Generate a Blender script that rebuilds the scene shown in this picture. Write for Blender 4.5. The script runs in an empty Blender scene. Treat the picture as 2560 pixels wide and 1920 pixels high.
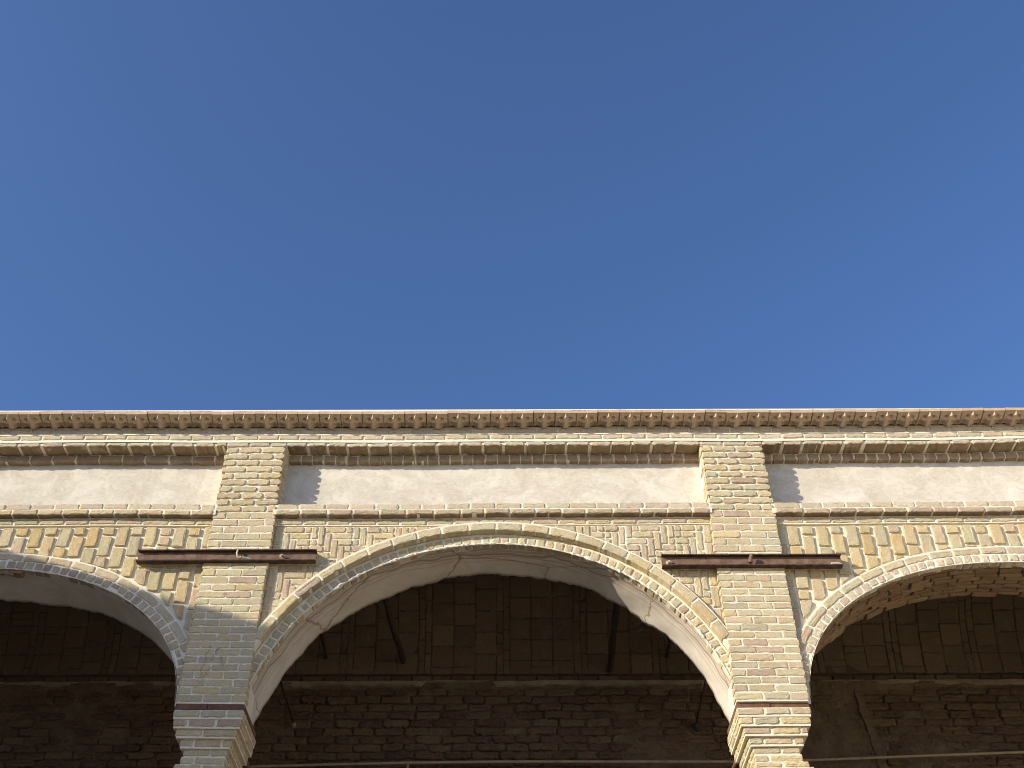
import bpy, math, random
import numpy as np
from mathutils import Vector, Matrix

random.seed(11)
RNG = np.random.default_rng(11)
SC = bpy.context.scene
COL = SC.collection

# ------------------------------------------------------------------ camera
cam_d = bpy.data.cameras.new("camera")
cam_d.sensor_fit = 'HORIZONTAL'
cam_d.sensor_width = 36.0
cam_d.lens = 36.0 * 2880 / 2560
cam_d.clip_start = 0.05
cam_d.clip_end = 3000
cam = bpy.data.objects.new("camera", cam_d)
COL.objects.link(cam)
PITCH, ROLL = math.radians(41.17), math.radians(0.15)
F = Vector((0, math.cos(PITCH), math.sin(PITCH)))
U0 = Vector((0, -math.sin(PITCH), math.cos(PITCH)))
R0 = Vector((1, 0, 0))
R = R0 * math.cos(ROLL) - U0 * math.sin(ROLL)
U = U0 * math.cos(ROLL) + R0 * math.sin(ROLL)
M = Matrix((R, U, -F)).transposed().to_4x4()
M.translation = Vector((0, -8.35, 1.6))
cam.matrix_world = M
SC.camera = cam

# ------------------------------------------------------------------ light
SUN_TRAVEL = Vector((1.70, 1.0, -0.67)).normalized()
TO_SUN = -SUN_TRAVEL
SUN_EL = math.asin(TO_SUN.z)
SUN_AZ = math.atan2(TO_SUN.x, TO_SUN.y)            # clockwise from +Y
world = bpy.data.worlds.new("World")
SC.world = world
world.use_nodes = True
wn = world.node_tree
bg = wn.nodes["Background"]
sky = wn.nodes.new("ShaderNodeTexSky")
sky.sky_type = 'NISHITA'
sky.sun_disc = False
sky.sun_elevation = SUN_EL
sky.sun_rotation = SUN_AZ
sky.altitude = 0
sky.air_density = 1.0
sky.dust_density = 1.6
sky.ozone_density = 7.0
wb = wn.nodes.new("ShaderNodeMix")            # white balance of the camera
wb.data_type = 'RGBA'; wb.blend_type = 'MULTIPLY'
wb.inputs[0].default_value = 1.0
wb.inputs[7].default_value = (1.07, 0.94, 0.945, 1.0)
wn.links.new(sky.outputs[0], wb.inputs[6])
wn.links.new(wb.outputs[2], bg.inputs[0])
bg.inputs[1].default_value = 0.132
sun_d = bpy.data.lights.new("sun", 'SUN')
sun_d.energy = 3.7
sun_d.angle = math.radians(0.5)
sun_d.color = (1.0, 0.905, 0.735)
sun = bpy.data.objects.new("sun", sun_d)
sun.rotation_euler = SUN_TRAVEL.to_track_quat('-Z', 'Y').to_euler()
sun.location = TO_SUN * 40
COL.objects.link(sun)
SC.view_settings.view_transform = 'Standard'
SC.view_settings.look = 'None'
SC.view_settings.gamma = 1.0
SC.cycles.filter_width = 1.0
SC.view_settings.exposure = 0.72

# ------------------------------------------------------------------ materials
def new_mat(name):
    m = bpy.data.materials.new(name)
    m.use_nodes = True
    nt = m.node_tree
    b = nt.nodes["Principled BSDF"]
    b.inputs["Roughness"].default_value = 0.92
    b.inputs["Specular IOR Level"].default_value = 0.15
    return m, nt, b

def N(nt, typ, **kw):
    n = nt.nodes.new(typ)
    for k, v in kw.items():
        setattr(n, k, v)
    return n

def mixc(nt, fac, a, b, mode='MIX'):
    n = N(nt, "ShaderNodeMix", data_type='RGBA', blend_type=mode)
    for sock, val in ((n.inputs[0], fac), (n.inputs[6], a), (n.inputs[7], b)):
        if hasattr(val, "links"):
            nt.links.new(val, sock)
        elif isinstance(val, (int, float)):
            sock.default_value = val
        else:
            sock.default_value = (*val, 1.0)
    return n.outputs[2]

def noise(nt, vec, scale, detail=4.0, rough=0.6, distort=0.0):
    n = N(nt, "ShaderNodeTexNoise")
    n.inputs["Scale"].default_value = scale
    n.inputs["Detail"].default_value = detail
    n.inputs["Roughness"].default_value = rough
    n.inputs["Distortion"].default_value = distort
    nt.links.new(vec, n.inputs["Vector"])
    return n.outputs["Fac"]

def ramp(nt, src, lo, hi, v0=0.0, v1=1.0):
    n = N(nt, "ShaderNodeMapRange")
    n.inputs[1].default_value = lo
    n.inputs[2].default_value = hi
    n.inputs[3].default_value = v0
    n.inputs[4].default_value = v1
    nt.links.new(src, n.inputs[0])
    return n.outputs[0]

def bump(nt, bsdf, h, strength, dist):
    n = N(nt, "ShaderNodeBump")
    n.inputs["Strength"].default_value = strength
    n.inputs["Distance"].default_value = dist
    nt.links.new(h, n.inputs["Height"])
    nt.links.new(n.outputs[0], bsdf.inputs["Normal"])

def objco(nt, scale=None):
    o = N(nt, "ShaderNodeTexCoord").outputs["Object"]
    if scale:
        mp = N(nt, "ShaderNodeMapping")
        mp.inputs["Scale"].default_value = scale
        nt.links.new(o, mp.inputs[0])
        return mp.outputs[0]
    return o

def add(nt, a, b, op='ADD'):
    n = N(nt, "ShaderNodeMath", operation=op)
    for s, v in ((n.inputs[0], a), (n.inputs[1], b)):
        if hasattr(v, "links"):
            nt.links.new(v, s)
        else:
            s.default_value = v
    return n.outputs[0]

def mat_brick(name, dark=(0.24, 0.165, 0.10), lime=(0.66, 0.60, 0.48), lime_amt=0.35, bstr=0.36):
    m, nt, b = new_mat(name)
    co = objco(nt)
    att = N(nt, "ShaderNodeAttribute", attribute_name="tint").outputs["Color"]
    big = noise(nt, co, 9, 3, 0.6)
    fine = noise(nt, co, 70, 6, 0.7)
    vf = noise(nt, co, 210, 3, 0.6)
    val = ramp(nt, fine, 0.3, 0.72, 0.74, 1.2)
    c = mixc(nt, 1.0, att, val, 'MULTIPLY')
    h1 = noise(nt, objco(nt, (1, 1, 1.7)), 11, 3, 0.55, 0.4)
    h2 = noise(nt, objco(nt, (1.3, 1, 1)), 17, 3, 0.55, 0.4)
    c = mixc(nt, ramp(nt, h1, 0.50, 0.66), c, mixc(nt, 1.0, c, (1.04, 0.945, 0.93), 'MULTIPLY'))
    c = mixc(nt, ramp(nt, h2, 0.50, 0.66), c, mixc(nt, 1.0, c, (0.94, 1.0, 0.98), 'MULTIPLY'))
    pits = ramp(nt, vf, 0.62, 0.74)
    c = mixc(nt, add(nt, pits, 0.45, 'MULTIPLY'), c, dark)
    sm = ramp(nt, big, 0.52, 0.72, 0.0, lime_amt)
    c = mixc(nt, sm, c, lime)
    nt.links.new(c, b.inputs["Base Color"])
    st = noise(nt, objco(nt, (18, 40, 60)), 1.0, 5, 0.65, 0.6)
    bump(nt, b, add(nt, add(nt, fine, vf), st), bstr, 0.006)
    return m

def mat_plain(name, ca, cb, s1=12, s2=80, bstr=0.4, bd=0.005, rough=0.92, lo=0.35, hi=0.68):
    m, nt, b = new_mat(name)
    co = objco(nt)
    a = noise(nt, co, s1, 6, 0.65, 0.3)
    f = noise(nt, co, s2, 5, 0.65)
    c = mixc(nt, ramp(nt, a, lo, hi), ca, cb)
    c = mixc(nt, 1.0, c, ramp(nt, f, 0.3, 0.7, 0.86, 1.1), 'MULTIPLY')
    nt.links.new(c, b.inputs["Base Color"])
    b.inputs["Roughness"].default_value = rough
    bump(nt, b, add(nt, a, f), bstr, bd)
    return m

BRICK = mat_brick("buff_brick")
BRICK_SIDE = mat_brick("yellow_brick", lime_amt=0.2)
BRICK_RAW = mat_brick("raw_brick", lime=(0.34, 0.26, 0.17), lime_amt=0.4, bstr=0.9)
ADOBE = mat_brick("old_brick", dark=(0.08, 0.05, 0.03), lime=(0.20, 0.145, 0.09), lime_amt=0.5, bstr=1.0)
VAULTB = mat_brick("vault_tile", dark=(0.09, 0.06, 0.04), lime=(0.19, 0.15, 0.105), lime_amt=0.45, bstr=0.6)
MORTAR = mat_plain("lime_mortar", (0.75, 0.685, 0.53), (0.85, 0.79, 0.64), 14, 120, 0.5, 0.004)
MUD = mat_plain("mud_mortar", (0.11, 0.075, 0.045), (0.19, 0.135, 0.085), 6, 50, 1.0, 0.02)
VJOINT = mat_plain("vault_joint", (0.085, 0.06, 0.04), (0.21, 0.17, 0.125), 7, 60, 0.6, 0.006, lo=0.5, hi=0.72)
LEDGE = mat_plain("lime_ledge", (0.34, 0.28, 0.20), (0.20, 0.145, 0.09), 5, 60, 0.7, 0.01)
MUDSTRIP = mat_plain("mud_strip", (0.18, 0.125, 0.08), (0.125, 0.085, 0.052), 9, 60, 0.8, 0.01)
ROOT = mat_plain("dry_root", (0.30, 0.22, 0.15), (0.22, 0.15, 0.10), 20, 90, 0.5, 0.003)
TERRA = mat_plain("terracotta", (0.45, 0.34, 0.235), (0.56, 0.445, 0.32), 9, 110, 0.4, 0.003)
WOOD = mat_plain("old_wood", (0.13, 0.07, 0.045), (0.23, 0.13, 0.08), 16, 90, 0.6, 0.004)
RUST = mat_plain("rusted_steel", (0.045, 0.029, 0.024), (0.135, 0.082, 0.060), 16, 90, 0.6, 0.003, 0.75)
RUSTW = mat_plain("orange_rust", (0.13, 0.082, 0.058), (0.25, 0.16, 0.11), 18, 90, 0.6, 0.003, 0.8)
IRON = mat_plain("dark_iron", (0.035, 0.026, 0.020), (0.065, 0.047, 0.035), 20, 90, 0.4, 0.003, 0.6)
BAMBOO = mat_plain("pale_pole", (0.38, 0.30, 0.19), (0.28, 0.21, 0.13), 10, 70, 0.3, 0.003, 0.6)
DUST = mat_plain("pale_paving", (0.33, 0.275, 0.20), (0.40, 0.34, 0.26), 0.6, 9, 0.5, 0.02)
PALE = mat_plain("pale_mortar_lump", (0.62, 0.54, 0.40), (0.45, 0.35, 0.24), 30, 120, 0.6, 0.004)

def mat_plaster():
    m, nt, b = new_mat("panel_plaster")
    co = objco(nt)
    cl = noise(nt, objco(nt, (1.0, 1.0, 1.2)), 3.0, 9, 0.66, 1.2)
    sw = noise(nt, objco(nt, (1.0, 1.0, 1.5)), 8, 7, 0.62, 3.0)
    fi = noise(nt, co, 90, 4, 0.6)
    c = mixc(nt, ramp(nt, cl, 0.36, 0.66), (0.545, 0.492, 0.395), (0.70, 0.66, 0.56))
    c = mixc(nt, ramp(nt, sw, 0.50, 0.70, 0.0, 0.45), c, (0.78, 0.73, 0.64))
    c = mixc(nt, ramp(nt, sw, 0.44, 0.36, 0.0, 0.45), c, (0.50, 0.42, 0.32))
    rid = ramp(nt, N_abs(nt, cl, 0.5), 0.0, 0.008, 0.30, 0.0)
    c = mixc(nt, rid, c, (0.46, 0.38, 0.30))
    nt.links.new(c, b.inputs["Base Color"])
    bump(nt, b, add(nt, add(nt, cl, 1.6, 'MULTIPLY'), add(nt, sw, add(nt, fi, 0.35, 'MULTIPLY'))), 0.3, 0.006)
    return m

def N_abs(nt, a, centre):
    s = add(nt, a, centre, 'SUBTRACT')
    n = N(nt, "ShaderNodeMath", operation='ABSOLUTE')
    nt.links.new(s, n.inputs[0])
    return n.outputs[0]

def mat_soffit(name, lines=1.0):
    """cream plaster; brown run lines that follow the arc (UV: u along the arc in m, v depth in m)"""
    m, nt, b = new_mat(name)
    uv = N(nt, "ShaderNodeUVMap", uv_map="arc").outputs[0]
    sep = N(nt, "ShaderNodeSeparateXYZ")
    nt.links.new(uv, sep.inputs[0])
    v = sep.outputs["Y"]
    mp = N(nt, "ShaderNodeMapping")
    mp.inputs["Scale"].default_value = (0.9, 0.9, 1)
    nt.links.new(uv, mp.inputs[0])
    wob = noise(nt, mp.outputs[0], 1.0, 3, 0.5)
    mp2 = N(nt, "ShaderNodeMapping")
    mp2.inputs["Scale"].default_value = (1.6, 0.5, 1)
    nt.links.new(uv, mp2.inputs[0])
    wob2 = noise(nt, mp2.outputs[0], 2.2, 2, 0.5)
    cl = noise(nt, uv, 5, 6, 0.6, 0.8)
    fi = noise(nt, uv, 60, 4, 0.6)
    c = mixc(nt, ramp(nt, cl, 0.35, 0.68), (0.62, 0.55, 0.455), (0.73, 0.67, 0.575))
    vv = add(nt, v, add(nt, add(nt, wob, 0.5, 'SUBTRACT'), 0.34, 'MULTIPLY'))
    if lines > 0:
        for k, (pos, wid, s) in enumerate(((0.055, 0.006, 0.75), (0.10, 0.004, 0.6), (0.135, 0.009, 0.8),
                                           (0.175, 0.004, 0.55), (0.235, 0.003, 0.45), (0.075, 0.003, 0.6))):
            d = N_abs(nt, add(nt, vv, add(nt, add(nt, wob2, 0.5, 'SUBTRACT'), 0.05 + 0.05 * (k % 3), 'MULTIPLY')), pos)
            f = ramp(nt, d, wid * 0.5, wid * 2.6, s * 0.9 * lines, 0.0)
            c = mixc(nt, f, c, (0.33, 0.20, 0.11))
        # hair cracks
        vor = N(nt, "ShaderNodeTexVoronoi", feature='DISTANCE_TO_EDGE')
        vor.inputs["Scale"].default_value = 0.75
        nz = noise(nt, uv, 6, 4, 0.6)
        mm = N(nt, "ShaderNodeVectorMath", operation='ADD')
        nt.links.new(uv, mm.inputs[0])
        cv = N(nt, "ShaderNodeCombineXYZ")
        nt.links.new(add(nt, nz, 0.18, 'MULTIPLY'), cv.inputs[0])
        nt.links.new(add(nt, fi, 0.05, 'MULTIPLY'), cv.inputs[1])
        nt.links.new(cv.outputs[0], mm.inputs[1])
        nt.links.new(mm.outputs[0], vor.inputs["Vector"])
        c = mixc(nt, ramp(nt, vor.outputs["Distance"], 0.0015, 0.006, 0.7, 0.0), c, (0.26, 0.16, 0.09))
    nt.links.new(c, b.inputs["Base Color"])
    bump(nt, b, add(nt, cl, fi), 0.35, 0.006)
    return m

PLASTER = mat_plaster()
SOFFIT = mat_soffit("soffit_plaster", 1.0)
SOFFIT_PLAIN = mat_soffit("grey_soffit_plaster", 0.0)

# ------------------------------------------------------------------ tints
def pick(table):
    r = random.random() * sum(w for w, _ in table)
    for w, c in table:
        r -= w
        if r <= 0:
            break
    k = random.uniform(0.91, 1.09)
    j = [random.uniform(0.98, 1.02) for _ in range(3)]
    return tuple(min(1, ci * k * ji) for ci, ji in zip(c, j))

T_BUFF = [(5, (0.56, 0.465, 0.29)), (1.8, (0.55, 0.44, 0.295)), (2.2, (0.525, 0.462, 0.30)), (1.3, (0.585, 0.475, 0.27)), (0.3, (0.49, 0.37, 0.26))]
T_PALE = [(4, (0.57, 0.485, 0.345)), (2, (0.57, 0.47, 0.345)), (1, (0.55, 0.487, 0.35))]
T_YEL = [(4, (0.57, 0.46, 0.255)), (3, (0.54, 0.46, 0.285)), (2, (0.555, 0.445, 0.285)), (1.3, (0.58, 0.44, 0.215))]
T_RED = [(3, (0.47, 0.365, 0.25)), (2, (0.50, 0.405, 0.27)), (1, (0.42, 0.315, 0.225)), (1, (0.49, 0.41, 0.27))]
T_DARK = [(3, (0.37, 0.285, 0.19)), (2, (0.40, 0.32, 0.21)), (1, (0.33, 0.24, 0.165))]  # darker browns for the set-back moulding course
T_RAW = [(3, (0.33, 0.22, 0.125)), (2, (0.28, 0.185, 0.11)), (2, (0.36, 0.26, 0.15))]
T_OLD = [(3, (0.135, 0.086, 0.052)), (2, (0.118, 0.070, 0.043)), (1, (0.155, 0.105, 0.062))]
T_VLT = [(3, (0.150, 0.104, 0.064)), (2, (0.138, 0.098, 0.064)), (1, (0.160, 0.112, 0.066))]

# ------------------------------------------------------------------ mesh builder
class MB:
    def __init__(self):
        self.v, self.f, self.m, self.c, self.uv = [], [], [], [], {}
    def verts(self, pts):
        i0 = len(self.v)
        self.v.extend([tuple(map(float, p)) for p in pts])
        return i0
    def face(self, idx, mat=0, col=(0.5, 0.5, 0.5)):
        self.f.append(tuple(idx)); self.m.append(mat); self.c.append(col)
    def box(self, x0, x1, y0, y1, z0, z1, mat=0, col=(0.5, 0.5, 0.5)):
        """box cut into short lengths along x, so that it follows the facade's waviness"""
        n = max(1, min(80, int((x1 - x0) / 0.15)))
        ring = [(y0, z0), (y0, z1), (y1, z1), (y1, z0)]
        i = self.verts([(x0 + (x1 - x0) * k / n, y, z) for k in range(n + 1) for y, z in ring])
        for k in range(n):
            a, b = i + 4 * k, i + 4 * k + 4
            for q in range(4):
                r = (q + 1) % 4
                self.face((a + r, a + q, b + q, b + r), mat, col)
        self.face((i + 3, i + 2, i + 1, i), mat, col)
        e = i + 4 * n
        self.face((e, e + 1, e + 2, e + 3), mat, col)
    def grid(self, P, mat=0, col=(0.5, 0.5, 0.5), flip=False, uv=None):
        """P: array (a, b, 3)"""
        a, b = P.shape[:2]
        i0 = self.verts(P.reshape(-1, 3))
        for i in range(a - 1):
            for j in range(b - 1):
                q = [i0 + i * b + j, i0 + i * b + j + 1, i0 + (i + 1) * b + j + 1, i0 + (i + 1) * b + j]
                k = [(i, j), (i, j + 1), (i + 1, j + 1), (i + 1, j)]
                if flip:
                    q.reverse(); k.reverse()
                if uv is not None:
                    self.uv[len(self.f)] = [tuple(uv[t]) for t in k]
                self.face(q, mat, col)
    def build(self, name, mats, parent=None, smooth=False, warp=None):
        me = bpy.data.meshes.new(name)
        v = np.array(self.v)
        if warp is not None:
            v = warp(v)
        me.from_pydata(v.tolist(), [], self.f)
        for mt in (mats if isinstance(mats, (list, tuple)) else [mats]):
            me.materials.append(mt)
        me.polygons.foreach_set("material_index", self.m)
        at = me.attributes.new("tint", 'FLOAT_COLOR', 'FACE')
        at.data.foreach_set("color", np.array([(*c, 1.0) for c in self.c], dtype=np.float32).ravel())
        if self.uv:
            ul = me.uv_layers.new(name="arc")
            for p in me.polygons:
                if p.index in self.uv:
                    for li, t in zip(p.loop_indices, self.uv[p.index]):
                        ul.data[li].uv = t
        if smooth:
            me.polygons.foreach_set("use_smooth", [True] * len(me.polygons))
        me.update()
        o = bpy.data.objects.new(name, me)
        COL.objects.link(o)
        if parent:
            o.parent = parent
        return o

def warp(v):
    """hand-laid waviness of the whole facade"""
    v = v.copy()
    x, z = v[:, 0].copy(), v[:, 2].copy()
    v[:, 2] += 0.005 * np.sin(x * 1.3 + 0.4) + 0.003 * np.sin(x * 3.7 + z * 1.1) + np.where(x > 1.5, 0.0035 * (x - 1.5) ** 1.4 if False else 0.006 * np.maximum(x - 1.5, 0), 0)
    v[:, 0] += 0.003 * np.sin(z * 4.1 + x) 
    return v

def rect(u0, u1, v0, v1):
    return [(u0, v0), (u1, v0), (u1, v1), (u0, v1)]

def clip(poly, px, pv, nx, nv):
    """keep the side where (p-(px,pv)).(nx,nv) >= 0"""
    out = []
    for i in range(len(poly)):
        a, b = poly[i], poly[(i + 1) % len(poly)]
        da = (a[0] - px) * nx + (a[1] - pv) * nv
        db = (b[0] - px) * nx + (b[1] - pv) * nv
        if da >= 0:
            out.append(a)
        if da * db < 0:
            t = da / (da - db)
            out.append((a[0] + (b[0] - a[0]) * t, a[1] + (b[1] - a[1]) * t))
    return out

def area(poly):
    return 0.5 * sum(poly[i][0] * poly[(i + 1) % len(poly)][1] - poly[(i + 1) % len(poly)][0] * poly[i][1] for i in range(len(poly)))

def brick(mb, poly, map3, n0, n1, tint, mat=0, bev=0.004, jit=0.0018, rnd=0.006, seg=0.035, tilt=0.008, und=0.001, bed=None):
    """a slightly irregular brick: convex outline poly (u, v), skirt from n0 to the face at n1; map3(u,v,n)->xyz"""
    p = np.array(poly)
    if len(p) < 3 or abs(area(poly)) < 0.0007:
        return
    ctr = p.mean(0)
    pts = []
    n = len(p)
    for i in range(n):
        a, b = p[i], p[(i + 1) % n]
        L = np.hypot(*(b - a))
        if L < 1e-4:
            continue
        d = (b - a) / L
        e = min(rnd * random.uniform(0.5, 1.7), L * 0.3)
        k = max(1, int(round(L / seg)))
        for t in np.linspace(e, L - e, k + 1):
            pts.append(a + d * t)
    P = np.array(pts)
    m = len(P)
    P = P + RNG.normal(0, jit, P.shape)
    if random.random() < 0.5:                   # a broken arris
        k = random.randrange(m)
        d = (ctr - P[k]) / (np.hypot(*(ctr - P[k])) + 1e-6)
        P[k] += d * random.uniform(0.004, 0.011)
    ext = np.maximum(P.max(0) - P.min(0), 0.01)
    sc1 = np.maximum(1 - 2 * bev / ext, 0.3)
    sc2 = np.maximum(1 - 2 * (bev * 2.2 + 0.006) / ext, 0.15)
    tu, tv = RNG.normal(0, tilt, 2)
    nn1 = n1 + RNG.normal(0, 0.0015)
    def lvl(Q, base, s):
        return base + (Q[:, 0] - ctr[0]) * tu + (Q[:, 1] - ctr[1]) * tv + RNG.normal(0, s, len(Q))
    rings = []
    rings.append((P, np.full(m, n0)))
    rings.append((P, lvl(P, nn1 - bev, 0.001)))
    Q = ctr + (P - ctr) * sc1
    rings.append((Q, lvl(Q, nn1, 0.0012)))
    Q2 = ctr + (P - ctr) * sc2
    rings.append((Q2, lvl(Q2, nn1 + 0.001, und)))
    idx = []
    for Qr, nr in rings:
        X = map3(Qr[:, 0], Qr[:, 1], nr)
        idx.append(mb.verts(np.stack(X, 1)))
    for r in range(3):
        for i in range(m):
            j = (i + 1) % m
            mb.face((idx[r] + i, idx[r] + j, idx[r + 1] + j, idx[r + 1] + i), mat, bed if (bed and r == 0) else tint)  # optional darker sides and underside: shade painted into the brick tint
    mb.face([idx[3] + i for i in range(m)], mat, tint)

def front(y0):
    return lambda u, v, n: (u, y0 - n + 0 * u, v)

def course(mb, u0, u1, v0, v1, map3, n0, n1, tints, L=0.21, j=0.015, start=0.0, mat=0, Lj=0.02, **kw):
    """one course of bricks between u0 and u1 (start = length of the first brick, 0 = full)"""
    u = u0
    first = start if start else L * random.uniform(0.9, 1.08)
    while u < u1 - 0.02:
        l = first if first else L + random.uniform(-Lj, Lj)
        first = None
        e = u + l
        if u1 - e < 0.06:
            e = u1
        jj = j * random.uniform(0.75, 1.25)
        a = u + (0 if u == u0 else jj / 2)
        b = e - (0 if e >= u1 else jj / 2)
        dz = random.uniform(-0.002, 0.002)
        brick(mb, rect(a, b, v0 + dz, v1 + dz), map3, n0, n1, pick(tints), mat, **kw)
        u = e

# ------------------------------------------------------------------ arch curves
class Curve:
    """arch intrados as a polyline; s = arc length from the left springing; outward normal away from the opening"""
    def __init__(self, pts):
        self.p = np.array(pts)
        d = np.diff(self.p, axis=0)
        self.s = np.concatenate([[0], np.cumsum(np.hypot(d[:, 0], d[:, 1]))])
        self.len = self.s[-1]
        t = np.gradient(self.p, self.s, axis=0)
        t /= np.hypot(t[:, 0], t[:, 1])[:, None]
        self.n = np.stack([-t[:, 1], t[:, 0]], 1)
    def at(self, s, r=0.0):
        s = np.asarray(s, float)
        x = np.interp(s, self.s, self.p[:, 0]); z = np.interp(s, self.s, self.p[:, 1])
        nx = np.interp(s, self.s, self.n[:, 0]); nz = np.interp(s, self.s, self.n[:, 1])
        l = np.hypot(nx, nz)
        return x + nx / l * r, z + nz / l * r
    def zat(self, x):
        return np.interp(x, self.p[:, 0], self.p[:, 1])
    def near(self, u, v):
        i = int(np.argmin((self.p[:, 0] - u) ** 2 + (self.p[:, 1] - v) ** 2))
        return self.p[i], self.n[i]

Z_SP = 5.615
def curve_mid():
    cx, cz, R_ = -0.173, 5.10, 2.048
    a0 = math.asin((Z_SP - cz) / R_)
    th = np.linspace(math.pi - a0, a0, 161)
    dev = -0.018 * np.cos(4 * (th - math.pi / 2)) * np.clip(np.sin(th) * 1.6, 0, 1)
    r = R_ + dev
    return Curve(np.stack([cx + r * np.cos(th), cz + r * np.sin(th)], 1))
def curve_side(cx, crown):
    th = np.linspace(math.pi, 0, 161)
    a, b, e = 1.88, crown - Z_SP, 2 / 2.15
    return Curve(np.stack([cx + a * np.sign(np.cos(th)) * np.abs(np.cos(th)) ** e, Z_SP + b * np.sin(th) ** e], 1))

PIERS = [(-6.98, -6.42), (-2.622, -2.077), (1.73, 2.302), (6.13, 6.70)]
BAYS = [dict(kind='side', c=curve_side(-4.52, 6.875), p=(0, 1)),
        dict(kind='mid', c=curve_mid(), p=(1, 2)),
        dict(kind='side', c=curve_side(4.205, 6.90), p=(2, 3))]
Y_BACK = 0.56
X_END0, X_END1 = -6.98, 6.70

def thing(name, label, cat, loc=(0, 0, 0), group=None):
    o = bpy.data.objects.new(name, None)
    o.empty_display_size = 0.2
    o.location = loc
    COL.objects.link(o)
    o["label"] = label; o["category"] = cat; o["kind"] = "thing"
    if group:
        o["group"] = group
    return o
def tag(o, label, cat, group=None):
    o["label"] = label; o["category"] = cat; o["kind"] = "thing"
    if group:
        o["group"] = group
    return o

arcade = thing("brick_arcade", "long buff brick arcade with round arches, plaster frieze panels and carved tile cornice", "arcade")

# ------------------------------------------------------------------ piers
ZC = [Z_SP + 0.02 + 0.0664 * k for k in range(17)]
while ZC[-1] < 8.10:
    ZC.append(ZC[-1] + 0.0723)
kfix = (8.147 - ZC[16]) / (ZC[-1] - ZC[16])
ZC = [z if i <= 16 else ZC[16] + (z - ZC[16]) * kfix for i, z in enumerate(ZC)]

def side_map(x0, sgn):
    # u runs along y, outward along sgn*x
    return lambda u, v, n: (x0 + sgn * n, u, v)

CAP = [  # z_top, z_bot, inset of the inner side, inset of the outer side
    (5.568, 5.512, 0.000, 0.000), (5.500, 5.440, 0.012, 0.012), (5.430, 5.372, 0.040, 0.040),
    (5.360, 5.302, 0.075, 0.078), (5.290, 5.238, 0.103, 0.112), (5.226, 5.172, 0.103, 0.100),
    (5.162, 5.122, 0.094, 0.068), (5.112, 5.056, 0.080, 0.035), (5.046, 4.990, 0.085, 0.06)]

for pi, (xl, xr) in enumerate(PIERS):
    mb = MB()
    vis = pi in (1, 2)
    mb.box(xl + 0.008, xr - 0.008, 0.0045, 0.30, Z_SP + 0.008, 7.42, 1)
    mb.box(xl + 0.026, xr - 0.026, 0.012, 0.30, 7.42, 8.147, 1)
    for k in range(len(ZC) - 1):
        z0, z1 = ZC[k], ZC[k + 1]
        up = z0 > 7.38
        gap = 0.0155 if up else 0.0115
        ja, jb = (random.uniform(-0.008, 0.010), random.uniform(-0.008, 0.010)) if up else (random.uniform(-0.004, 0.004), random.uniform(-0.004, 0.004))
        st = (0.115 if k % 2 else 0.225) * random.uniform(0.94, 1.06)
        course(mb, xl + ja, xr + jb, z0 + gap * 0.3, z1 - gap * 0.7, front(0.0), -0.10 if not up else -0.16, 0.0, T_BUFF, L=0.218, j=0.012 if up else 0.0095, start=st,
               bev=0.005 if up else 0.0022, rnd=0.012 if up else 0.005, jit=0.0028 if up else 0.0018)
    pier = mb.build("pier", [BRICK, MORTAR], arcade, warp=warp)
    # timber course under the springing
    mb = MB()
    pin = 0.004 if pi == 1 else 0.022
    nx = 12
    for a, b, y in ((xl + 0.006, xl + (xr - xl) * 0.46, pin), (xl + (xr - xl) * 0.46 + 0.003, xr - 0.004, pin + 0.006)):
        mb.box(a, b, y, 0.52, 5.576, Z_SP + 0.004, 0)
    mb.build("plank", WOOD, pier, warp=warp)
    # stepped capital
    mb = MB()
    inner_right = pi <= 1           # side that faces the middle bay
    for zt, zb, ii, oo in CAP:
        l = xl + (oo if inner_right else ii)
        r = xr - (ii if inner_right else oo)
        yf = 0.0 + (ii + oo) * 0.40
        mb.box(l + 0.007, r - 0.007, yf + 0.007, Y_BACK - 0.012, zb - 0.014, zt + 0.004, 1)
        k = CAP.index((zt, zb, ii, oo))
        kw = dict(bev=0.008, rnd=0.008, jit=0.002)
        course(mb, l, r, zb, zt, front(yf), -0.05, 0.0, T_BUFF, L=0.215, j=0.013, start=0.11 if k % 2 else 0.21, **kw)
        course(mb, yf + 0.052, Y_BACK - 0.01, zb, zt, side_map(r, 1), -0.05, 0.0, T_YEL, L=0.21, j=0.012, start=0.20 if k % 2 else 0.12, **kw)
        course(mb, yf + 0.052, Y_BACK - 0.01, zb, zt, side_map(l, -1), -0.05, 0.0, T_YEL, L=0.21, j=0.012, start=0.20 if k % 2 else 0.12, **kw)
    mb.build("capital", [BRICK, MORTAR], pier, warp=warp)
    # shaft down to the ground
    mb = MB()
    mb.box(xl + 0.09, xr - 0.09, 0.07, Y_BACK - 0.03, 0.0, 4.985, 1)
    z = 0.0
    k = 0
    while z < 4.92:
        if z > 4.2:
            course(mb, xl + 0.082, xr - 0.082, z + 0.005, z + 0.056, front(0.062), -0.05, 0.0, T_BUFF, start=0.1 if k % 2 else 0.2)
        z += 0.0664; k += 1
    mb.build("shaft", [BRICK, MORTAR], pier)

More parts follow.
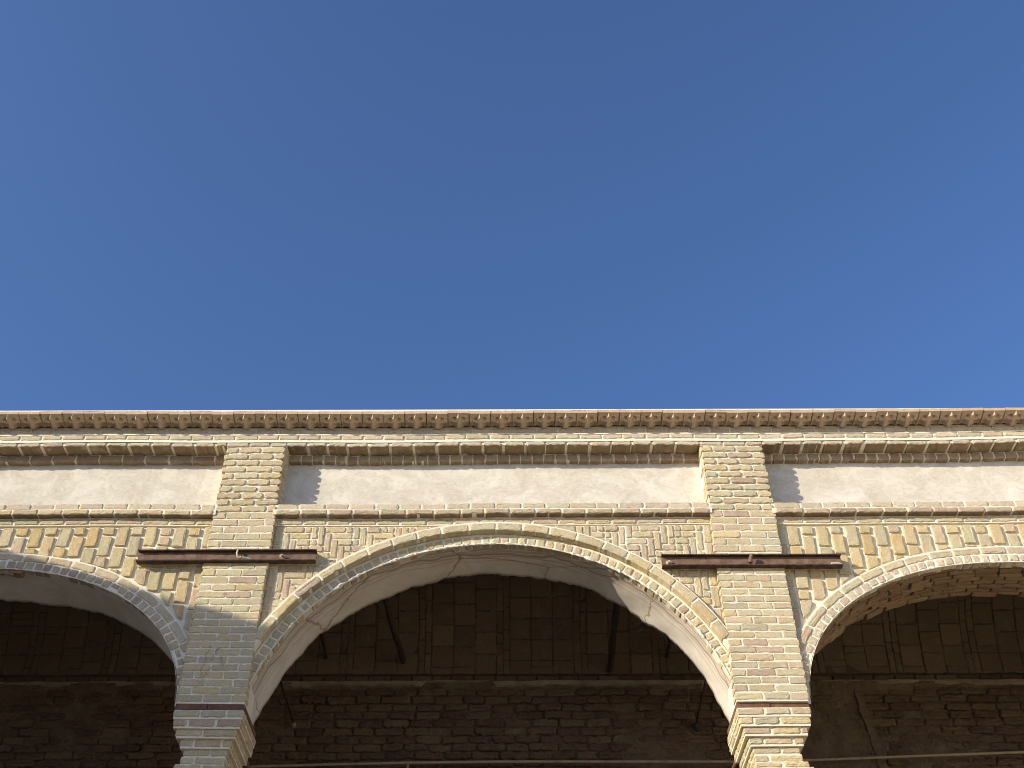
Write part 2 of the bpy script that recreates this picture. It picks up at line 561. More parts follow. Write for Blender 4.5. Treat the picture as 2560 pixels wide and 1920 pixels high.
# ------------------------------------------------------------------ bays
Z_S3B, Z_PANEL0, Z_PANEL1 = 7.308, 7.50, 8.10
for bi, B in enumerate(BAYS):
    mid = B['kind'] == 'mid'
    cv = B['c']
    pl, pr = PIERS[B['p'][0]], PIERS[B['p'][1]]
    xl, xr = pl[1], pr[0]                       # opening between the piers
    cxl, cxr = (pl[0] + pl[1]) / 2, (pr[0] + pr[1]) / 2
    y_m = 0.058 if mid else 0.068               # mortar plane of the spandrel
    y_f = 0.046 if mid else 0.044               # brick faces
    # --- spandrel body (front and back faces around the opening)
    mb = MB()
    xs = np.concatenate([[cxl, (cxl + cv.p[0, 0]) / 2], cv.p[:, 0], [(cxr + cv.p[-1, 0]) / 2, cxr]])
    zs = np.concatenate([[Z_SP, Z_SP], cv.p[:, 1], [Z_SP, Z_SP]])
    off = 0.012
    for y, fl in ((y_m, False), (Y_BACK - 0.03, True)):
        G = np.zeros((len(xs), 4, 3))
        for j, t in enumerate(np.linspace(0, 1, 4)):
            fx, fz = xs, zs + off
            if y == y_m and mid:                # the recessed ring keeps its own plane
                ox, oz = cv.at(cv.s, 0.125)
                fx = np.concatenate([[cxl, (cxl + ox[0]) / 2], ox, [(cxr + ox[-1]) / 2, cxr]])
                fz = np.concatenate([[oz[0], oz[0]], oz, [oz[-1], oz[-1]]])
            G[:, j, 0] = fx; G[:, j, 1] = y
            G[:, j, 2] = fz * (1 - t) + (Z_S3B if y == y_m else 8.15) * t
        mb.grid(G, 1, flip=not fl)
    # --- pattern bricks
    ring = 0.165 if mid else 0.152              # extrados above the intrados
    def placed(poly, tints, n1, **kw):
        c = np.mean(poly, axis=0)
        q, nn = cv.near(c[0], c[1])
        poly = clip(poly, q[0] + nn[0] * ring, q[1] + nn[1] * ring, nn[0], nn[1])
        for s in (0.25, -0.25):     # neighbouring tangents too
            if len(poly) < 3:
                return
            q2, n2 = cv.near(c[0] + s * nn[1], c[1] - s * nn[0])
            if (c[0] - q2[0]) * n2[0] + (c[1] - q2[1]) * n2[1] < 0.6:
                poly = clip(poly, q2[0] + n2[0] * ring, q2[1] + n2[1] * ring, n2[0], n2[1])
        if len(poly) >= 3:
            brick(mb, poly, front(y_m), -0.02, n1, pick(tints), 0, **kw)
    fw = 0.062
    z = Z_S3B - 0.006
    while z > Z_SP + 0.05:                      # soldier frame beside the piers
        h = random.uniform(0.19, 0.22)
        for a, b in ((xl + 0.006, xl + 0.006 + fw), (xr - 0.006 - fw, xr - 0.006)):
            placed(rect(a, b, max(z - h + 0.012, Z_SP), z), T_BUFF, 0.010 if mid else 0.014, bev=0.006)
        z -= h
    if mid:
        pu, pv, g = 0.0607, 0.0660, 0.0054
        xa, xb = xl + fw + 0.018, xr - fw - 0.018
        xc = cv.p[80, 0]
        nr = 27
        nc = int((xc - xa) / pu) + 2
        for side in (0, 1):
            for j in range(-3, nr):
                for i in range(-4, nc + 2):
                    k = (i - j) % 6
                    if k == 0:
                        r = (i, i + 3, j, j + 1)
                    elif k == 5:
                        r = (i, i + 1, j, j + 3)
                    else:
                        continue
                    u0, u1, v0, v1 = r[0] * pu + g, r[1] * pu - g, -r[3] * pv + g, -r[2] * pv - g
                    u0, v1 = max(u0, 0.0), min(v1, -0.004)
                    lim = xc - xa if side == 0 else xb - xc
                    u1 = min(u1, lim + (-0.004))
                    if u1 - u0 < 0.02 or v1 - v0 < 0.02:
                        continue
                    if u1 - u0 > 0.15 and random.random() < 0.5:      # cut into a brick and a bat
                        cut = u1 - 0.055 if random.random() < 0.7 else u0 + 0.055
                        pieces = [(u0, cut - 0.006), (cut + 0.006, u1)]
                    else:
                        pieces = [(u0, u1)]
                    for a, b in pieces:
                        if side == 0:
                            po = rect(xa + a, xa + b, Z_S3B - 0.008 + v0, Z_S3B - 0.008 + v1)
                        else:
                            po = rect(xb - b, xb - a, Z_S3B - 0.008 + v0, Z_S3B - 0.008 + v1)
                        q, nn = cv.near(*np.mean(po, axis=0))
                        cc = np.mean(po, axis=0)
                        if (cc[0] - q[0]) * nn[0] + (cc[1] - q[1]) * nn[1] > 0.05:
                            placed(po, T_BUFF, 0.010 + random.uniform(-0.003, 0.004), bev=0.004, rnd=0.006, jit=0.0022)
    else:
        pu = 0.126
        xa, xb = xl + fw + 0.02, xr - fw - 0.02
        n = int(round((xb - xa) / pu)); pu = (xb - xa) / n
        for i in range(n):
            z = Z_S3B - 0.02
            k = 0
            while z > Z_SP:
                h = 0.218 if (k > 0 or i % 2 == (1 if bi == 0 else 0)) else 0.098
                if k > 0 and random.random() < 0.12:
                    h = 0.105
                h *= random.uniform(0.95, 1.05)
                w = random.uniform(0.090, 0.100)
                u = xa + i * pu + 0.008
                po = rect(u, u + w, z - h + 0.022, z)
                cc = np.mean(po, axis=0)
                q, nn = cv.near(*cc)
                if (cc[0] - q[0]) * nn[0] + (cc[1] - q[1]) * nn[1] > 0.03:
                    placed(po, T_YEL, 0.018 + random.uniform(-0.003, 0.004), bev=0.0028, rnd=0.004, jit=0.0014, tilt=0.014)
                z -= h; k += 1
    mb.build("spandrel", [BRICK if mid else BRICK_SIDE, MORTAR], arcade, warp=warp)

    # --- arch rings
    mb = MB()
    L = cv.len
    if mid:
        y_in, y_out, hr = 0.072, 0.004, 0.074
    else:
        y_in, y_out, hr = 0.034, 0.032, 0.072
    S = np.linspace(0, L, 220)
    def strip(r0, y0, r1, y1, mat, flip=False, jit=0.0):
        a = np.stack(cv.at(S, r0), 1); b = np.stack(cv.at(S, r1), 1)
        G = np.zeros((len(S), 2, 3))
        G[:, 0, 0] = a[:, 0]; G[:, 0, 2] = a[:, 1]; G[:, 0, 1] = y0 + RNG.normal(0, jit, len(S)) if jit else y0
        G[:, 1, 0] = b[:, 0]; G[:, 1, 2] = b[:, 1]; G[:, 1, 1] = y1 + RNG.normal(0, jit, len(S)) if jit else y1
        mb.grid(G, mat, flip=flip)
    ymr = y_in + 0.006
    strip(0.004, ymr, hr + 0.02, ymr, 1, jit=0.001)
    strip(0.004, ymr, 0.004, ymr + 0.10, 1)
    sx = cv.at(S, 0.04)[0]
    ok = S[(sx > xl - 0.012) & (sx < xr + 0.012)]
    s, L = float(ok[0]), float(ok[-1])
    amap = lambda u, v, n: (cv.at(u, v)[0], y_in - n + 0 * u, cv.at(u, v)[1])
    while s < L - 0.03:
        w = random.uniform(0.072, 0.084)
        dr = random.uniform(-0.004, 0.006)
        if random.random() < 0.12:
            dr += random.uniform(0.01, 0.028)
        brick(mb, rect(s + 0.007, min(s + w - 0.007, L), dr, hr + random.uniform(-0.003, 0.002)), amap, -0.09, random.uniform(-0.003, 0.003), pick(T_BUFF if mid else T_PALE if bi == 2 else T_RED),
              0, bev=0.005, rnd=0.006, jit=0.0022, tilt=0.03)
        s += w
    L = cv.len
    # ragged mortar bead under the ring
    m = 260
    SS = np.linspace(0.05, L - 0.05, m)
    wob = np.abs(np.convolve(RNG.normal(0, 1, m + 8), np.ones(3) / 3, 'same')[4:4 + m])
    rad = (0.005 + 0.011 * wob) if mid else (0.0035 + 0.006 * wob)
    cx_, cz_ = cv.at(SS, -0.002)
    G = np.zeros((m, 7, 3))
    for j, a in enumerate(np.linspace(0, 2 * math.pi, 7)):
        G[:, j, 0] = cx_; G[:, j, 1] = y_in + 0.004 + rad * np.cos(a); G[:, j, 2] = cz_ + rad * np.sin(a)
    mb.grid(G, 1)
    arch = mb.build("arch_ring", [BRICK, MORTAR], arcade, warp=warp)

    mb = MB()
    r0, r1 = (hr + 0.022, hr + 0.095) if mid else (hr + 0.008, hr + 0.072)
    strip(r0 + 0.004, y_out + 0.006, r1 + 0.012, y_out + 0.006, 1)
    strip(r0 + 0.004, y_out + 0.006, r0 + 0.004, y_in + 0.02, 1)
    strip(r1 + 0.012, y_out + 0.006, r1 + 0.012, y_m + 0.01, 1, flip=True)
    omap = lambda u, v, n: (cv.at(u, v)[0], y_out - n + 0 * u, cv.at(u, v)[1])
    L = cv.len
    sx = cv.at(S, (r0 + r1) / 2)[0]
    ok = S[(sx > xl - 0.005) & (sx < xr + 0.005)]
    s, L = float(ok[0]), float(ok[-1])
    while s < L - 0.05:
        w = random.uniform(0.20, 0.235)
        brick(mb, rect(s + 0.007, min(s + w - 0.007, L), r0, r1 + random.uniform(-0.003, 0.003)), omap, -(y_in - y_out + 0.01), random.uniform(-0.002, 0.003), pick(T_BUFF), 0, bev=0.006, rnd=0.008, jit=0.002)
        s += w
    mb.build("outer_ring", [BRICK, MORTAR], arch, warp=warp)

    # --- soffit
    L = cv.len
    mb = MB()
    if bi == 2:
        G = np.zeros((len(S), 2, 3))
        a = np.stack(cv.at(S, 0.016), 1)
        for j, y in enumerate((0.04, Y_BACK)):
            G[:, j, 0] = a[:, 0]; G[:, j, 2] = a[:, 1]; G[:, j, 1] = y
        mb.grid(G, 1)
        smap = lambda u, v, n: (cv.at(u, 0.016 - n)[0], v, cv.at(u, 0.016 - n)[1])
        y = 0.105
        k = 0
        while y < Y_BACK - 0.02:
            s = -random.uniform(0, 0.2)
            h = random.uniform(0.058, 0.066)
            while s < L:
                w = random.uniform(0.19, 0.23)
                a_, b_ = max(s + 0.005, 0), min(s + w - 0.005, L)
                if b_ - a_ > 0.04:
                    dy = random.uniform(-0.006, 0.006)
                    last = y + h > Y_BACK - 0.02
                    ye = y + h - 0.010 + (random.uniform(-0.02, 0.05) if last else 0)
                    brick(mb, rect(a_, b_, y + dy, ye + dy), smap, -0.03, 0.014 + random.uniform(-0.007, 0.007), pick(T_RAW), 0, bev=0.006, jit=0.003, tilt=0.05)
                s += w
            y += h; k += 1
        mb.build("soffit", [BRICK_RAW, MUD], arch, warp=warp)
    else:
        m, d = 260, 12
        SS = np.linspace(0, L, m)
        rag = np.zeros(m)
        for sc_, am in ((4, 0.024), (11, 0.017), (30, 0.012), (75, 0.008), (140, 0.004)):
            ph = RNG.uniform(0, 6.28, 2)
            rag += am * np.sin(SS * sc_ + ph[0]) * np.sin(SS * sc_ * 0.37 + ph[1])
        G = np.zeros((m, d + 2, 3)); UV = np.zeros((m, d + 2, 2))
        y0 = y_in + 0.075 if False else y_in + 0.012
        for j in range(d + 2):
            t = min(j / (d - 1), 1.0)
            yb = Y_BACK + 0.012 + rag
            y = y0 + (yb - y0) * t
            r = 0.006 + 0.06 * t ** 1.5 * (1.0 if mid else 0.35) * 0 - 0.02 * t + 0.004 * np.sin(SS * 5 + t * 3) * t + 0.003 * np.sin(SS * 13 + t * 7)
            if j >= d:
                r = r + 0.03 * (j - d + 1)
            x_, z_ = cv.at(SS, 0)
            nx = np.interp(SS, cv.s, cv.n[:, 0]); nz = np.interp(SS, cv.s, cv.n[:, 1])
            G[:, j, 0] = x_ + nx * r; G[:, j, 1] = y; G[:, j, 2] = z_ + nz * r
            UV[:, j, 0] = SS; UV[:, j, 1] = y - y0
        mb.grid(G, 0, uv=UV)
        so = mb.build("soffit", [SOFFIT if mid else SOFFIT_PLAIN], arch, warp=warp, smooth=True)
        if bi == 0:                             # lump of broken brick left under the crown
            q = MB()
            cx0, cz0 = -4.32, float(cv.zat(-4.32)) - 0.012
            for k in range(7):
                dx = random.uniform(-0.13, 0.13)
                q_s = random.uniform(0.02, 0.05)
                brick(q, rect(cx0 + dx - q_s, cx0 + dx + q_s, 0.05, 0.05 + random.uniform(0.03, 0.07)),
                      lambda u, v, n: (u, v, cz0 - n + 0 * u), -0.05, random.uniform(0.0, 0.035), pick(T_RAW), 0, jit=0.006, tilt=0.15)
            q.build("broken_brick", [BRICK_RAW], arch, warp=warp)

    # --- sill courses under the panel
    mb = MB()
    mb.box(xl - 0.02, xr + 0.02, 0.010, 0.30, 7.438, 7.500, 1)
    mb.box(xl - 0.02, xr + 0.02, -0.012, 0.30, 7.386, 7.438, 1)
    mb.box(xl - 0.02, xr + 0.02, 0.048, 0.30, 7.305, 7.386, 1)
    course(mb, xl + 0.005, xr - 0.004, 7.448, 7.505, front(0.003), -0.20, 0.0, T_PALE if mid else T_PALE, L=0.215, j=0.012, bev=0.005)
    course(mb, xl + 0.006, xr - 0.005, 7.381, 7.430, front(-0.020), -0.20, 0.0, bed=(0.25, 0.18, 0.115), tints=T_RED if mid or bi == 2 else T_BUFF, L=0.225, j=0.013, bev=0.007)  # projecting lip, its underside shade deepened by a darker tint
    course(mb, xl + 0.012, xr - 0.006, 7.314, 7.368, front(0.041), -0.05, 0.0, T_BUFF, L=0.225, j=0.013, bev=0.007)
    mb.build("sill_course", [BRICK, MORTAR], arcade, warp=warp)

    # --- plaster panel with its reveals
    mb = MB()
    yp = 0.192
    nx, nz = 90, 14
    X = np.linspace(xl - 0.02, xr + 0.02, nx)
    G = np.zeros((nx, nz, 3))
    for j, t in enumerate(np.linspace(0, 1, nz)):
        z = 7.49 + (8.10 - 7.49) * t
        G[:, j, 0] = X; G[:, j, 2] = z
        G[:, j, 1] = yp + 0.004 * np.sin(X * 3.1 + t * 4) * np.sin(X * 1.3 + 2 * t) + 0.002 * np.sin(X * 9 + t * 9)
    mb.grid(G, 0, flip=True)
    for x, fl in ((xl - 0.012, False), (xr + 0.012, True)):
        Yg = np.linspace(0.014, yp + 0.01, 6)
        Zg = np.linspace(7.49, 8.15, 12)
        H = np.zeros((6, 12, 3))
        for i in range(6):
            for j in range(12):
                sg = 1 if not fl else -1
                H[i, j] = (x + sg * (0.012 * (i / 5) ** 2 + 0.002 * math.sin(j * 1.7 + i)), Yg[i], Zg[j])
        mb.grid(H, 0, flip=not fl)
    mb.build("frieze_panel", [PLASTER], arcade, warp=warp, smooth=True)

    # --- stepped moulding over the panel
    mb = MB()
    mb.box(xl - 0.02, xr + 0.02, 0.142, 0.30, 8.084, 8.160, 1)
    mb.box(xl - 0.02, xr + 0.02, 0.006, 0.30, 8.160, 8.214, 1)
    course(mb, xl + 0.004, xr - 0.004, 8.152, 8.193, front(-0.004), -0.17, 0.0, T_PALE, bed=(0.27, 0.20, 0.125), L=0.20, j=0.018, bev=0.007, jit=0.003, rnd=0.01)  # undersides here and in the next course painted darker, as shade
    course(mb, xl + 0.010, xr - 0.010, 8.076, 8.148, front(0.134), -0.09, 0.0, T_DARK, bed=(0.27, 0.20, 0.125), L=0.215 if bi == 0 else 0.108, Lj=0.008, j=0.014, bev=0.007, jit=0.003)
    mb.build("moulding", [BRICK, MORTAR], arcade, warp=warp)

# C course over the piers
mbC = MB()
mb = mbC
for xl, xr in PIERS:
    mb.box(xl, xr, 0.010, 0.30, 8.148, 8.214, 1)
    course(mb, xl + 0.002, xr - 0.002, 8.152, 8.193, front(0.0), -0.05, 0.0, T_PALE, L=0.21, j=0.014)
# B and A courses, continuous
mb.box(X_END0, X_END1, 0.008, Y_BACK, 8.2145, 8.300, 1)
mb.box(X_END0, X_END1, 0.030, Y_BACK, 8.300, 8.392, 1)
# sloping mortar weathering over B and C (catches the sun)
for z0, y0, y1, zz in ((8.279, 0.001, 0.030, 8.305), (8.190, -0.008, 0.010, 8.226)):
    n = 420
    X = np.linspace(X_END0, X_END1, n)
    G = np.zeros((n, 2, 3))
    wv = np.convolve(RNG.normal(0, 0.0025, n + 6), np.ones(4) / 2, 'same')[3:3 + n]
    G[:, 0] = np.stack([X, y0 + wv * 0.6, np.full(n, z0) + wv * 0.5], 1)
    G[:, 1] = np.stack([X, np.full(n, y1), zz + np.abs(wv)], 1)
    mb.grid(G, 1, flip=True)
course(mb, X_END0, X_END1, 8.231, 8.277, front(0.0), -0.05, 0.0, T_PALE, L=0.205, j=0.013, bev=0.005)
course(mb, X_END0, X_END1, 8.312, 8.366, front(0.022), -0.05, 0.0, T_PALE, L=0.205, j=0.013, bev=0.005)
cornice = mb.build("cornice", [BRICK, MORTAR], arcade, warp=warp)

# carved eaves tiles
def tile_mesh():
    mb = MB()
    W, D = 0.1955, 0.164
    nu, nv = 41, 31
    G = np.zeros((nu, nv, 3))
    def sstep(x):
        x = np.clip(x, 0, 1); return x * x * (3 - 2 * x)
    for i in range(nu):
        for j in range(nv):
            u = -1 + 2 * i / (nu - 1); v = j / (nv - 1)      # v: 0 at the wall, 1 at the lip
            h = 0.0
            au = abs(u)
            stem = sstep((0.20 + 0.10 * max(0, 0.35 - v) - au) / 0.06) * sstep((0.62 - v) / 0.08)
            hv = 0.31 * math.sqrt(max(0.0, 1 - ((v - 0.66) / 0.17) ** 2)) if v < 0.66 else 0.31 * max(0.0, 1 - (v - 0.66) / 0.32)
            bud = sstep((hv - au) / 0.08) if hv > 0 else 0
            arm = sstep(1.45 - math.hypot((au - 0.36) / 0.30, (v - 0.47 + 0.02 * au) / 0.085))
            armt = sstep(1.5 - math.hypot((au - 0.62) / 0.10, (v - 0.53) / 0.075))
            hole = sstep(1.35 - math.hypot((au - 0.66) / 0.42, (v - 0.16) / 0.21))
            nick = sstep(1.4 - math.hypot((au - 0.42) / 0.17, (v - 0.645) / 0.055))
            curl = sstep(1.2 - math.hypot((au - 0.66) / 0.26, (v - 0.80) / 0.10))
            fig = max(stem, bud, arm, armt)
            h += 0.012 * fig
            h += 0.020 * bud * sstep((v - 0.62) / 0.30)
            h += 0.006 * curl
            h -= (0.032 * hole + 0.024 * nick) * (1 - fig)
            if au > 0.965:
                h -= 0.006
            G[i, j] = (u * W / 2, -v * D, 0.036 * v - h)     # hangs below, rises outward
    mb.grid(G, 0)
    # lip, top and sides
    x0, x1 = -W / 2, W / 2
    e = [(x0, -D, 0.036), (x1, -D, 0.036), (x1, -D, 0.066), (x0, -D, 0.066), (x0, 0, 0.0), (x1, 0, 0.0), (x1, 0.02, 0.066), (x0, 0.02, 0.066)]
    i = mb.verts(e)
    for q in ((0, 1, 2, 3), (3, 2, 6, 7), (1, 5, 6, 2), (0, 3, 7, 4)):
        mb.face([i + k for k in q], 0)
    return mb
tm = tile_mesh()
proto = tm.build("cornice_tile", [TERRA], cornice, smooth=False)
x = X_END0 + 0.06
first = True
PITCH_T = 0.1985
x = -0.099 - PITCH_T * 34
while x < X_END1 - 0.08:
    o = proto if first else proto.copy()
    if not first:
        COL.objects.link(o)
    first = False
    zz = 8.370 + 0.005 * math.sin(x * 1.3 + 0.4) + 0.006 * max(0, x - 1.5) + random.uniform(-0.004, 0.003)
    o.location = (x, 0.006 + random.uniform(-0.003, 0.003), zz)
    o.rotation_euler = (random.uniform(-0.035, 0.03), random.uniform(-0.014, 0.014), random.uniform(-0.018, 0.018))
    x += PITCH_T

mb = MB()
n = 900
X = np.linspace(X_END0, X_END1, n)
cr = np.convolve(RNG.normal(0, 1, n + 12), np.ones(7) / 2.7, 'same')[6:6 + n]
fine = RNG.normal(0, 0.0012, n)
ht = 0.003 + 0.010 * np.clip(cr - 0.4, 0, 1.6) + np.abs(fine)
zt = 8.4365 + 0.005 * np.sin(X * 1.3 + 0.4) + 0.006 * np.maximum(0, X - 1.5)
G = np.zeros((n, 4, 3))
for j, (y, k) in enumerate(((-0.156, -0.3), (-0.150, 0.8), (-0.13, 1.0), (-0.09, -0.3))):
    G[:, j] = np.stack([X, y + fine, zt + ht * k], 1)
mb.grid(G, 0, flip=True)
mb.build("roof_mortar", [PALE], cornice)
# body behind the frieze and roof over the gallery
mb = MB()
mb.box(X_END0, X_END1, 0.22, Y_BACK - 0.001, 7.32, 8.213, 1)
mb.box(X_END0, X_END1, -0.10, 2.75, 8.4445, 8.50, 1)
mb.box(X_END0, X_END1, Y_BACK - 0.1, 2.75, 8.20, 8.4435, 1)
mb.box(X_END0 - 0.3, X_END0 - 0.002, 0.0, 2.75, 0.0, 8.50, 1)
mb.box(X_END1 + 0.002, X_END1 + 0.3, 0.0, 2.75, 0.0, 8.50, 1)
mb.build("roof", [BRICK, MORTAR], arcade)

# ------------------------------------------------------------------ gallery behind
gallery = thing("gallery_wall", "dark rough old brick wall and vault seen through the arches", "wall", (0, 2.3, 0))
gallery.location = (0, 0, 0)
YB = 2.0
ZL = 6.80
mb = MB()
mb.box(X_END0, X_END1, YB + 0.035, 2.70, 0.0, 8.19, 2)
z = 5.25
k = 0
while z < ZL - 0.10:
    h = random.uniform(0.072, 0.084)
    u = X_END0 - random.uniform(0, 0.2)
    while u < X_END1:
        w = random.uniform(0.20, 0.29)
        a, b = u + random.uniform(0.001, 0.007), u + w - random.uniform(0.001, 0.007)
        if random.random() > 0.02:
            dz = random.uniform(-0.006, 0.006)
            sl = random.uniform(-0.006, 0.006)
            po = [(a, z + 0.003 + dz), (b, z + 0.003 + dz + sl), (b - random.uniform(0, 0.006), z + h - 0.003 + dz + sl), (a + random.uniform(0, 0.006), z + h - 0.003 + dz)]
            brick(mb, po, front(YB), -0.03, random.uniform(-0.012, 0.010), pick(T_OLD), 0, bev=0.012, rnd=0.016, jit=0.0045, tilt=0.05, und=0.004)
        u += w
    z += h; k += 1
# mud smeared over parts of the brickwork
nx, nz = 520, 64
X = np.linspace(X_END0, X_END1, nx); Zg = np.linspace(5.2, ZL - 0.01, nz)
H = np.zeros((nx, nz))
for sc_, am in ((1.1, 1.0), (2.3, 0.8), (4.7, 0.6), (9.5, 0.4), (19, 0.25)):
    for _ in range(3):
        a = RNG.uniform(0, 6.28); p = RNG.uniform(0, 6.28)
        H += am * np.sin(sc_ * (X[:, None] * math.cos(a) + Zg[None] * math.sin(a) * 1.4) + p)
H /= H.std()
top = np.clip((Zg - (ZL - 0.14)) / 0.10, 0, 1)[None] * 1.8
G = np.zeros((nx, nz, 3))
G[:, :, 0] = X[:, None]; G[:, :, 2] = Zg[None]
G[:, :, 1] = YB + 0.026 - 0.026 * np.clip(H - 0.55 + top, -0.3, 1.9) + RNG.normal(0, 0.003, H.shape)
mb.grid(G, 2, flip=True)
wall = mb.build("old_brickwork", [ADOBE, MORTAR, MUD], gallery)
# lime ledge and the course above it
mb = MB()
n = 300
X = np.linspace(X_END0, X_END1, n)
def wv(a):
    return np.convolve(RNG.normal(0, a, n + 8), np.ones(5) / 2.2, 'same')[4:4 + n]
low = ZL - 0.030 - np.abs(wv(0.012))
br = np.convolve(RNG.normal(0, 1, n + 30), np.ones(21) / 4.6, 'same')[15:15 + n] > 0.9
low = np.where(br, ZL + 0.002, low)
G = np.zeros((n, 3, 3))
G[:, 0] = np.stack([X, np.full(n, YB + 0.02), low], 1)
G[:, 1] = np.stack([X, YB - 0.022 + wv(0.004), low + 0.004], 1)
G[:, 2] = np.stack([X, YB - 0.014 + wv(0.004), np.full(n, ZL + 0.006) + wv(0.002)], 1)
mb.grid(G, 1, flip=True)
course(mb, X_END0, X_END1, ZL + 0.008, ZL + 0.066, front(YB), -0.03, 0.002, T_OLD, L=0.205, j=0.009, jit=0.003, bev=0.008)
mb.build("ledge", [ADOBE, LEDGE], gallery)
# barrel vault of square tiles laid on their faces
th = np.linspace(0, math.radians(130), 90)
vy = 1.99 - 0.895 * (1 - np.cos(th))
vz = ZL + 0.078 + 1.05 * np.sin(th)
VC = Curve(np.stack([vy, vz], 1))
mb = MB()
SS = np.linspace(0, VC.len, 60)
a, b = VC.at(SS, 0.0)
G = np.zeros((2, 60, 3))
for j, x in enumerate((X_END0, X_END1)):
    G[j, :, 0] = x; G[j, :, 1] = a; G[j, :, 2] = b
mb.grid(G, 1, flip=True)
nrm_sign = 1.0
def vmap(u, v, n):
    y_, z_ = VC.at(v, nrm_sign * n)
    return u, y_, z_
x = X_END0
k = 0
while x < X_END1 - 0.07:
    w = (0.213, 0.213, 0.213, 0.066, 0.066)[k % 5] * random.uniform(0.97, 1.03)
    s = 0.0
    first = random.choice((0.07, 0.21, 0.14, 0.21))
    while s < VC.len - 0.1:
        h = first if s == 0 else (0.212 if w > 0.1 else random.choice((0.21, 0.21, 0.105)))
        if w > 0.1 and random.random() < 0.12:
            h = 0.068
        h *= random.uniform(0.97, 1.03)
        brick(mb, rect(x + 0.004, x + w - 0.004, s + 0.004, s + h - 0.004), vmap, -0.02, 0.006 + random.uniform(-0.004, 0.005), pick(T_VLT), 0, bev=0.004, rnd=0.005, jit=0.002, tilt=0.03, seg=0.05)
        s += h
    x += w; k += 1
mb.build("vault", [VAULTB, VJOINT], gallery)

# ------------------------------------------------------------------ steel beams
def ibeam(name, x0, x1, zt, yf, label):
    root = thing(name, label, "steel beam", ((x0 + x1) / 2, 0, zt - 0.115), "steel beams laid across the pier tops")
    H, tf, wy = 0.112, 0.010, yf + 0.034
    X = np.linspace(x0, x1, 60) - root.location.x
    def slab(nm, y0, y1, z0, z1, mat, jag=0.0):
        mb = MB()
        n = len(X)
        prof = [(y0, z0), (y0, z1), (y1, z1), (y1, z0), (y0, z0)]
        G = np.zeros((n, 5, 3))
        wob = np.convolve(RNG.normal(0, 1, n + 6), np.ones(5) / 3, 'same')[3:3 + n] * jag
        for j, (y, z) in enumerate(prof):
            G[:, j] = np.stack([X, np.full(n, y) + (wob if y == y0 else 0), np.full(n, z) + wob * 0.5], 1)
        mb.grid(G, 0, flip=True)
        for e in (0, n - 1):
            i = mb.verts(G[e, :4]); mb.face([i, i + 1, i + 2, i + 3] if e else [i + 3, i + 2, i + 1, i], 0)
        return mb.build(nm, mat, root)
    slab("top_flange", yf, yf + 0.13, H - tf, H, RUST, 0.0012)
    slab("web", wy, wy + 0.012, tf + 0.0005, H - tf - 0.0005, RUSTW, 0.001)
    slab("bottom_flange", yf - 0.002, yf + 0.062, 0, tf, RUST, 0.0018)
    slab("bedding", yf + 0.063, yf + 0.128, 0.012, H - tf - 0.001, PALE, 0.004)
    return root, H
def lump(root, pts, rad, name, mat):
    """a bent peg or crumb: chain of points with radii, in the beam's space"""
    mb = MB()
    P = np.array(pts, float)
    k, m = len(P), 9
    G = np.zeros((k, m, 3))
    for i in range(k):
        t = P[min(i + 1, k - 1)] - P[max(i - 1, 0)]
        t /= np.linalg.norm(t) + 1e-9
        a = np.cross(t, (0.3, 0.9, 0.1)); a /= np.linalg.norm(a); b = np.cross(t, a)
        for j in range(m):
            an = 2 * math.pi * j / (m - 1)
            r = rad[i] * (1 + 0.18 * math.sin(3 * an + i))
            G[i, j] = P[i] + r * (math.cos(an) * a + math.sin(an) * b)
        G[i, m - 1] = G[i, 0]
    mb.grid(G, 0)
    for i in (0, k - 1):
        q = mb.verts(G[i, :m - 1]); mb.face([q + j for j in range(m - 1)] if i else [q + j for j in range(m - 2, -1, -1)], 0)
    return mb.build(name, mat, root, smooth=True)

YF = -0.045
b1, H = ibeam("steel_beam", -3.185, -1.668, 7.006, YF, "rusty steel beam across the half shaded pier, with a pale peg near its right end")
b2, H = ibeam("steel_beam", 1.264, 2.785, 6.946, YF, "rusty steel beam across the sunlit pier, with a brown lump sticking up at its middle")
def at(b, x, y, z):
    return (x - b.location.x, y, z)
zb = 0.03
lump(b1, [at(b1, -1.965, -0.06, 0.030), at(b1, -1.95, -0.05, 0.048), at(b1, -1.93, 0.0, 0.052)], [0.010, 0.012, 0.011], "peg", PALE)
lump(b1, [at(b1, -2.335, -0.048, 0.108), at(b1, -2.337, -0.05, 0.07), at(b1, -2.33, -0.045, 0.03), at(b1, -2.30, -0.04, 0.03)], [0.006, 0.009, 0.007, 0.012], "wire_tie", PALE)
lump(b1, [at(b1, -2.29, -0.03, 0.030), at(b1, -2.25, -0.02, 0.034), at(b1, -2.22, -0.01, 0.026)], [0.016, 0.013, 0.008], "mortar_crumb", PALE)
lump(b1, [at(b1, -3.07, 0.0, 0.030), at(b1, -3.05, 0.0, 0.040)], [0.012, 0.012], "bolt_head", RUST)
lump(b2, [at(b2, 2.005, -0.05, 0.022), at(b2, 2.010, -0.052, 0.055), at(b2, 2.022, -0.055, 0.085), at(b2, 2.026, -0.055, 0.10)], [0.020, 0.016, 0.017, 0.010], "peg", RUSTW)
lump(b2, [at(b2, 1.305, -0.03, 0.032), at(b2, 1.33, -0.025, 0.045), at(b2, 1.35, -0.02, 0.036)], [0.016, 0.018, 0.012], "mortar_crumb", PALE)
lump(b2, [at(b2, 1.63, 0.0, 0.030), at(b2, 1.65, 0.0, 0.036)], [0.010, 0.009], "mortar_crumb", PALE)
lump(b2, [at(b2, 2.69, -0.03, 0.018), at(b2, 2.74, -0.02, 0.026), at(b2, 2.78, -0.02, 0.020)], [0.014, 0.016, 0.012], "mortar_crumb", PALE)

